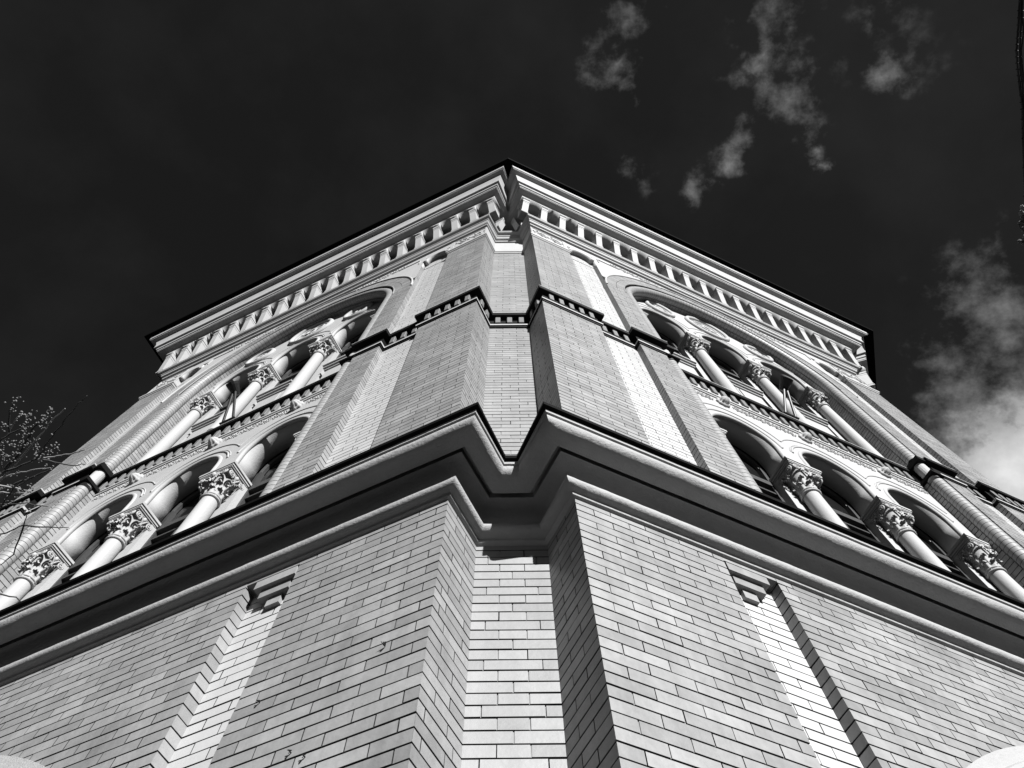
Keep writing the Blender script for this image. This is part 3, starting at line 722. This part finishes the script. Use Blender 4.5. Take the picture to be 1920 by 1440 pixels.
# column: shaft, capital, abacus
def column_meshes():
    sh=MB(); sh.lathe([(.105,0),(.105,.0),(.104,.5),(.100,1.6),(.095,2.5),(.0945,2.52)],28); sh=sh.mesh('shaft',MA['plaster'],smooth=True,tone=False)
    nk=MB(); 
    for zc,rr_ in ((.0,.018),(.042,.014)):
        nk.lathe([(.093+rr_*1.2*math.cos(t)+.004,zc+rr_*math.sin(t)) for t in [R(-90+i*22.5) for i in range(9)]],28)
    nk=nk.mesh('neck_ring',MA['plaster'],smooth=True,tone=False)
    cp=MB(); cp.lathe([(.094,0),(.095,.06),(.10,.16),(.115,.26),(.14,.34),(.165,.385),(.17,.40)],24)
    def leaf(ang,r0,z0_,h,out,wd_):
        rows=[]
        for k in range(11):
            t=k/10
            if t<.7: q_=t/.7; r=r0+.010+out*.30*q_**2; z=z0_+h*q_
            else: a_=(t-.7)/.3*PI*1.05; r=r0+.010+out*.30+out*.42*(1-math.cos(a_)); z=z0_+h+out*.42*math.sin(a_)
            w_=wd_*(.55+.60*math.sin(PI*min(1,t*.95+.08)))*(1 if t<.85 else .75)*(1+.10*math.cos(k*2.2)); row=[]
            for q in range(7):
                x=(q-3)/3; rr_=r+.007*math.cos(x*PI*1.5)*(.6+.4*t)-.010*x*x; aa=ang+x*w_/(r0+.03)
                row.append(Vector((rr_*math.cos(aa),rr_*math.sin(aa),z-.010*abs(x)*t)))
            rows.append(row)
        cp.grid(rows); cp.grid([[v+Vector((-.007*math.cos(ang),-.007*math.sin(ang),-.002)) for v in row] for row in rows][::-1])
    for k in range(8): leaf(2*PI*k/8+.39,.093,.01,.115,.050,.043)
    for k in range(8): leaf(2*PI*(k+.5)/8+.39,.098,.10,.125,.058,.044)
    # volutes: a pair of scrolls on every face, meeting at the corners
    for fx,fy,hx in ((0,-1,.185),(0,1,.185),(1,0,.125),(-1,0,.125)):
        dist=.150 if fx==0 else .205
        for s_ in (-1,1):
            c0=Vector((fx*dist,fy*dist,.335)); tdir=Vector((-fy,fx,0)); c0=c0+tdir*s_*(hx-.035)
            pts=[];rad=[]
            for i in range(30):
                a=i/29*PI*3.6; r=.046*(1-i/29*.80); pts.append(c0+tdir*s_*(r*math.sin(a))+Vector((0,0,r*math.cos(a)))+Vector((fx,fy,0))*(.004+.012*i/29)); rad.append(.0105*(1-.25*i/29))
            cp.tube(pts,rad,6)
            st=[c0+tdir*s_*-.010+Vector((0,0,.046)),c0-tdir*s_*(hx*.45)+Vector((0,0,.030)),c0-tdir*s_*(hx*.75)+Vector((0,0,-.06)),Vector((fx*.105,fy*.105,.16))]
            cp.tube(st,[.0105,.011,.012,.009],6)
            for q in range(3):
                b_=c0-tdir*s_*(hx*(.35+.18*q))+Vector((0,0,-.035-.03*q)); cp.tube([b_,b_+Vector((fx,fy,0))*.014+tdir*s_*.012,b_+Vector((fx,fy,0))*.004+tdir*s_*.028+Vector((0,0,-.012))],[.006,.011,.003],5)
    for (x,y) in ((0,-.165),(0,.165),(.20,0),(-.20,0)):     # fleurons
        cp.lathe([(.001,.33),(.022,.345),(.027,.365),(.022,.39),(.001,.40)],10,(x,y))
    cp=cp.mesh('capital',MA['plaster'],smooth=True,tone=False)
    ab=MB(); I=lambda x,y,z:Vector((x,y,z))
    for (hx,hy,z0_,z1_) in ((.205,.145,.395,.415),(.222,.160,.415,.432),(.235,.168,.432,.462),(.25,.178,.462,.50)):
        ab.box(I,(-hx,-hy,z0_),(hx,hy,z1_))
    ab=ab.mesh('abacus',MA['plaster'],tone=False,fix=True)
    return sh,nk,cp,ab
SHM,NKM,CPM,ABM=column_meshes()
def columns(g):
    u,nn=fdir(g); a=math.atan2(u.y,u.x)
    for tier,(zb,za) in enumerate(((4.33,7.46),(9.35,12.38))):
        for k in range(4):
            s=SC+(k-1.5)*1.2875
            p=FP(g,s,-.378,zb)
            o=part('column',SHM,loc=OFF+p,rotz=a); h=za-.5-zb; o.scale=(1,1,h/2.52); 
            for nm,me in (('neck_ring',NKM),('capital',CPM),('abacus',ABM)):
                c=link(nm,me,o,(0,0,2.52),(0,0,0)); c.scale=(1,1,2.52/h)
            b=MB(); f3=lambda x,y,z:FP(g,x,y,z)
            b.box(f3,(s-.215,-.66,zb),(s+.215,-.475,za-.01)); 
            for q in range(4): b.box(f3,(s-.2155,-.66,zb+.7*q+.5),(s+.2155,-.4745,zb+.7*q+.503)) if False else None
            part('pilaster',b.mesh('pilaster',MA['plaster'],tone=False,fix=True))
for g in (-1,0):
    bay(g); columns(g)
# far half faces: plain brick recess instead of arcades
for g,s0,s1 in ((1,0,W/2),):
    b=MB(); a,c=(W/2,W-R1) if g==-2 else (R1,W/2); brick_rows(b,fp2(g,a,-.1),fp2(g,c,-.1),ZL,ZC)
    b.quad(FP(g,a,-.113,ZL),FP(g,c,-.113,ZL),FP(g,c,-.113,ZC),FP(g,a,-.113,ZC),.5,1); part('wall_panel',b.mesh('wall_panel',[MA['brick'],MA['mortar']]))
    a,c=(W-C2,W-R1) if g==-2 else (C2,R1); a,c=min(a,c),max(a,c)
    b=MB(); brick_rows(b,fp2(g,a,0),fp2(g,c,0),Z0,ZC); b.quad(FP(g,a,-.018,Z0),FP(g,c,-.018,Z0),FP(g,c,-.018,ZC),FP(g,a,-.018,ZC),.5,1); part('inner_pier',b.mesh('inner_pier',[MA['brick'],MA['mortar']]))
# brick corbels closing the lower channels
for g in (-1,0):
    for s0,s1,fl in ((1.52,1.93,1),(W-1.93,W-1.52,-1)):
        b=MB(); 
        def cb(x0,x1,z0_,z1_,o): b.box(lambda x,y,z:FP(g,x,y,z),(x0,OC-.01,z0_),(x1,o,z1_),random.random())
        b.box(lambda x,y,z:FP(g,x,y,z),(s0+.002,OC-.01,3.93),(s1-.002,-.006,Z1),.5,1)
        m_=(s0+s1)/2-(.03*fl)
        cb(s0+.002,s1-.002,3.925,3.98,-.0008)
        cb(m_-.155,m_+.155,3.845,3.922,-.004); cb(m_-.115,m_+.115,3.765,3.842,-.034); cb(m_-.052,m_+.052,3.685,3.762,-.062)
        part('corbel',b.mesh('corbel',[MA['brick'],MA['mortar']],fix=True))
# hood moulding and window in the lower bay
for g in (-1,0):
    c=(SC,.06); a=[]
    b=MB(); rr_=[]
    for (r,o) in ((3.285,-.002),(3.285,.012),(3.195,.014),(3.19,.03),(3.175,.055),(3.15,.062),(3.125,.05),(3.115,.03),(3.11,.03),(3.105,-.02)):
        rr_.append([FP(g,x,o,z) for x,z in arcpts(c,r,146,34,60)])
    b.grid(rr_); me=b.mesh('hood_mould',MA['stone'],tone=False,fix=True); smooth_by_angle(me,35); hm=part('hood_mould',me)
    pn=MB(); pn.fan([FP(g,x,-.006,z) for x,z in arcpts(c,3.12,146,34,40)]); part('lunette_window',pn.mesh('lunette_window',MA['glass'],tone=False))
# ---------------------------------------------------------------- ground
b=MB(); b.quad(Vector((-600,-600,0)),Vector((600,-600,0)),Vector((600,600,0)),Vector((-600,600,0))); gr=link('ground',b.mesh('ground',MA['asphalt'],tone=False)); gr['kind']='structure'
gr['label']='dark asphalt ground'
b=MB()
pl=offset(ring(.402,.2315,.349,LOWF)[0],.0)
# ---------------------------------------------------------------- floodlights on the string course
def floodlight(g,s,label):
    u,nn=fdir(g); a=math.atan2(u.y,u.x); p=FP(g,s,-.13,9.43)
    e=empty('floodlight',(p.x,p.y,p.z+ZB),label,'lamp','floodlights on the upper ledges'); e.rotation_euler=(0,0,a)
    b=MB(); b.tube([Vector((-.10,.06,0)),Vector((-.02,-.18,.62))],.020,8); b.tube([Vector((.08,.06,0)),Vector((.02,-.18,.62))],.020,8); b.box(lambda x,y,z:Vector((x,y,z)),(-.14,.03,-.005),(.12,.09,.012))
    link('bracket_arm',b.mesh('bracket_arm',MA['iron'],tone=False,fix=True),e)
    b=MB(); b.lathe([(.001,-.10),(.055,-.10),(.075,-.02),(.095,.06),(.10,.10),(.09,.10),(.085,.08),(.001,.07)],16); me=b.mesh('lamp_head',MA['iron'],tone=False,fix=True); h=link('lamp_head',me,e,(0,-.20,.66),(R(65),0,0))
floodlight(0,SC+.05,'small black floodlight on two struts in the right facade upper window')
floodlight(-1,W-SC-.05,'small black floodlight on two struts in the left facade upper window')
# small iron pins and a dry weed on the left pier
def pin(u,v,label,kind):
    d=ray(u,v); n_=fdir(-1)[1]; n3=Vector((n_.x,n_.y,0)); V=Vector((Vs[0].x,Vs[0].y,0)); C=Vector((CX,-CY,0)); t=((V-C).dot(n3))/d.dot(n3); p=C+d*t
    b=MB()
    if kind=='pin':
        b.tube([p-n3*.01,p+n3*.02,p+n3*.024+Vector((.006,0,-.008))],.003,6); b.tube([p+n3*.012+Vector((-.011,0,.006)),p+n3*.016+Vector((.010,0,.001))],.0025,5)
        b.tube([p+n3*.008,p+n3*.012+Vector((-.003,0,-.011))],.002,5)
    else:
        for i in range(14):
            q=Vector((random.uniform(-.014,.014),random.uniform(-.01,.0),random.uniform(-.012,.014))); b.tube([p,p+n3*.012+q*.5,p+n3*.02+q],[.0015,.003,.001],5)
    me=b.mesh('x',MA['iron'] if kind=='pin' else MA['bark'],tone=False)
    for vv in me.vertices: vv.co-=p
    o=link('wall_pin' if kind=='pin' else 'weed',me,None,(p.x,p.y,p.z+ZB)); o['label']=label; o['category']='iron pin' if kind=='pin' else 'weed'
pin(487,1318,'bent iron pin sticking out of the left pier, below the left corbel','pin')
pin(546,1412,'bent iron pin at the very bottom of the left pier, left one of two','pin')
pin(572,1420,'bent iron pin at the very bottom of the left pier, right one of two','pin')
pin(722,1213,'tiny dry weed growing from a joint of the left pier','weed')
# ---------------------------------------------------------------- bare trees
def limb(b,pts,r0,r1,wob,rnd,n=8):
    P_=[Vector(p) for p in pts]; out=[];k=0
    for a,c in zip(P_[:-1],P_[1:]):
        for i in range(4): 
            out.append(a.lerp(c,i/4)+Vector((rnd.uniform(-1,1),rnd.uniform(-1,1),rnd.uniform(-1,1)))*wob)
    out.append(P_[-1]); m=len(out); b.tube(out,[r0+(r1-r0)*i/(m-1) for i in range(m)],n); return out
def pods(b,p,rnd,n,spread=.05,size=.011):
    for i in range(n):
        q=p+Vector((rnd.gauss(0,spread),rnd.gauss(0,spread),rnd.gauss(0,spread))); s=size*rnd.uniform(.6,1.5); ax=Vector((rnd.uniform(-1,1),rnd.uniform(-1,1),rnd.uniform(-1,1))).normalized()
        b.tube([q-ax*s,q-ax*s*.4,q+ax*s*.5,q+ax*s],[s*.25,s*.75,s*.7,s*.2],5)
def tree_left():
    rnd=random.Random(3); Z=6.6
    P_=lambda u,v,z=Z:at_height(u,v,z)
    fork=P_(-60,935,5.2); base=Vector((fork.x-.5,fork.y-.2,-ZB))
    t=empty('bare_tree',(base.x,base.y,0),'bare tree with pale seed pods reaching in from the left edge','tree')
    off=Vector((-base.x,-base.y,ZB))
    b=MB(); limb(b,[base,base+(fork-base)*.5+Vector((.15,0,0)),fork],.13,.035,.02,rnd,12)
    tr=link('trunk',b.mesh('trunk',MA['bark'],smooth=True,tone=False),t,off)
    b=MB(); pale=MB(); sd_=MB(); tips=[]
    dark=[[(-60,935),(0,888),(20,880),(60,864),(75,860)],[(10,880),(45,840),(60,805),(78,785),(95,780)],[(0,828),(20,813),(40,805),(80,790)],[(-60,935),(20,910),(60,895),(95,880)],[(68,862),(84,838),(98,818),(120,790),(150,755),(163,742)],
      [(75,860),(110,868),(130,872),(160,871)],[(16,810),(19,770),(23,755)],[(-60,1000),(0,955),(25,915),(65,893)],[(-40,960),(0,946),(50,944),(90,950)],[(-40,1010),(10,1000),(45,985),(50,965)],[(45,985),(90,988),(130,990)],[(45,985),(25,1040),(0,1060)],[(-20,1110),(30,1120),(60,1150)]]
    for i,c in enumerate(dark):
        z=Z+rnd.uniform(-.4,.4); pts=[P_(u,v,5.2 if (k==0 and (u,v)==(-60,935)) else z) for k,(u,v) in enumerate(c)]
        bb=MB(); o=limb(bb,pts,.020 if i in(0,1,3) else .010,.004,.008,rnd,7); br=link('branch',bb.mesh('branch',MA['bark'],smooth=True,tone=False),t,off); br['label']='dark thin branch'
    pal=[[(-20,925),(20,880),(55,840),(85,805),(100,785),(122,766)],[(-10,850),(8,824),(18,808),(30,788),(42,775)],[(-10,902),(20,890),(60,882),(95,877)],[(-20,925),(40,925),(45,925)],[(72,862),(90,857),(115,855),(135,850),(160,843)],[(-10,922),(20,925),(45,924)],[(0,910),(30,915),(60,922)]]
    for i,c in enumerate(pal):
        z=Z+rnd.uniform(-.4,.4); bb=MB(); o=limb(bb,[P_(u,v,z) for u,v in c],.011,.005,.006,rnd,7); br=link('branch',bb.mesh('branch',MA['palebark'],smooth=True,tone=False),t,off); br['label']='pale thin twig'
    cl=[(25,745,7),(24,770,7),(45,778,12),(55,785,8),(85,785,16),(95,772,10),(80,795,8),(50,805,16),(38,815,9),(20,825,8),(60,830,10),(30,830,9),(70,840,14),(80,850,14),(65,860,8),(98,835,12),(100,850,9),(5,800,9),(2,830,12),(8,850,14),(12,865,10),(30,855,8),(90,877,9),(25,915,8),(35,925,8),(55,915,8),(15,935,8),(-10,870,14),(-5,840,14)]
    for u,v,n in cl:
        for k in range(2): pods(sd_,P_(u+rnd.uniform(-4,4),v+rnd.uniform(-4,4),Z+rnd.uniform(-.3,.3)),rnd,n//2+1,.030,.0095)
    for k in range(60):
        u=rnd.uniform(-120,70); v=rnd.uniform(760,960); pods(sd_,P_(u,v,Z+rnd.uniform(-.5,.5)),rnd,2,.015,.009)
    link('seed_pods',sd_.mesh('seed_pods',MA['seed'],smooth=True,tone=False),t,off)
tree_left()
def tree_right():
    rnd=random.Random(5); Z=7.5; P_=lambda u,v,z=Z:at_height(u,v,z)
    tip=P_(1912,425); base=P_(2250,600,Z); base=Vector((base.x+1,base.y,-ZB))
    t=empty('bare_tree',(base.x,base.y,0),'bare tree whose knobbly twig tip shows at the right edge of the sky','tree'); off=Vector((-base.x,-base.y,ZB))
    b=MB(); limb(b,[base,base+Vector((.1,.1,5)),P_(2150,520,Z)],.14,.04,.03,rnd,12); link('trunk',b.mesh('trunk',MA['bark'],smooth=True,tone=False),t,off)
    b=MB(); limb(b,[P_(2150,520,Z),P_(2020,470,Z),P_(1930,440,Z),P_(1909,421,Z)],.02,.006,.01,rnd,7); limb(b,[P_(1926,440),P_(1917,410),P_(1916,388)],.008,.004,.003,rnd,6); limb(b,[P_(1926,440),P_(1918,455)],.008,.004,.003,rnd,6)
    for u,v in ((1914,421),(1912,452),(1918,430),(1918,455),(1917,408)): pods(b,P_(u,v),rnd,4,.006,.02)
    link('branch',b.mesh('branch',MA['bark'],smooth=True,tone=False),t,off)
    s=MB(); 
    for u,v in ((1917,388),(1914,398),(1918,400),(1920,445)): pods(s,P_(u,v),rnd,3,.006,.018)
    link('seed_pods',s.mesh('seed_pods',MA['seed'],smooth=True,tone=False),t,off)
tree_right()
# overhead cable bundle at the right edge
def cables():
    rnd=random.Random(8); Z=2.4
    base=[(1921,-260),(1917,-60),(1914,20),(1912,60),(1909,95),(1911,130),(1916,165),(1919,205),(1921,260),(1926,420),(1945,800)]
    pts=[at_height(u,v,Z) for u,v in base]
    b=MB()
    for k in range(6):
        o=[p+Vector(((k-2.0)*.0038*(1 if k%2 else .6)*(1.3 if 3<=i<=6 else .7),0,rnd.uniform(-.003,.003)+.003*(k%3))) for i,p in enumerate(pts)]
        d0=(pts[0]-pts[1]).normalized(); d1=(pts[-1]-pts[-2]).normalized(); o=[o[0]+d0*9]+o+[o[-1]+d1*.3]
        b.tube(o,.0024,6)
    for i in range(1,len(pts)-1):
        for q in range(3):
            c=pts[i].lerp(pts[i+1],q/3); b.tube([c+Vector((-.010,0,.0)),c+Vector((.011,0,.003))],.0016,5)
    c0=pts[4]; me=b.mesh('overhead_cable',MA['rubber'],tone=False)
    for v in me.vertices: v.co-=c0
    o=link('overhead_cable',me,None,(c0.x,c0.y,c0.z+ZB)); o['label']='bundle of black cables crossing the sky at the right edge'; o['category']='cable'
cables()
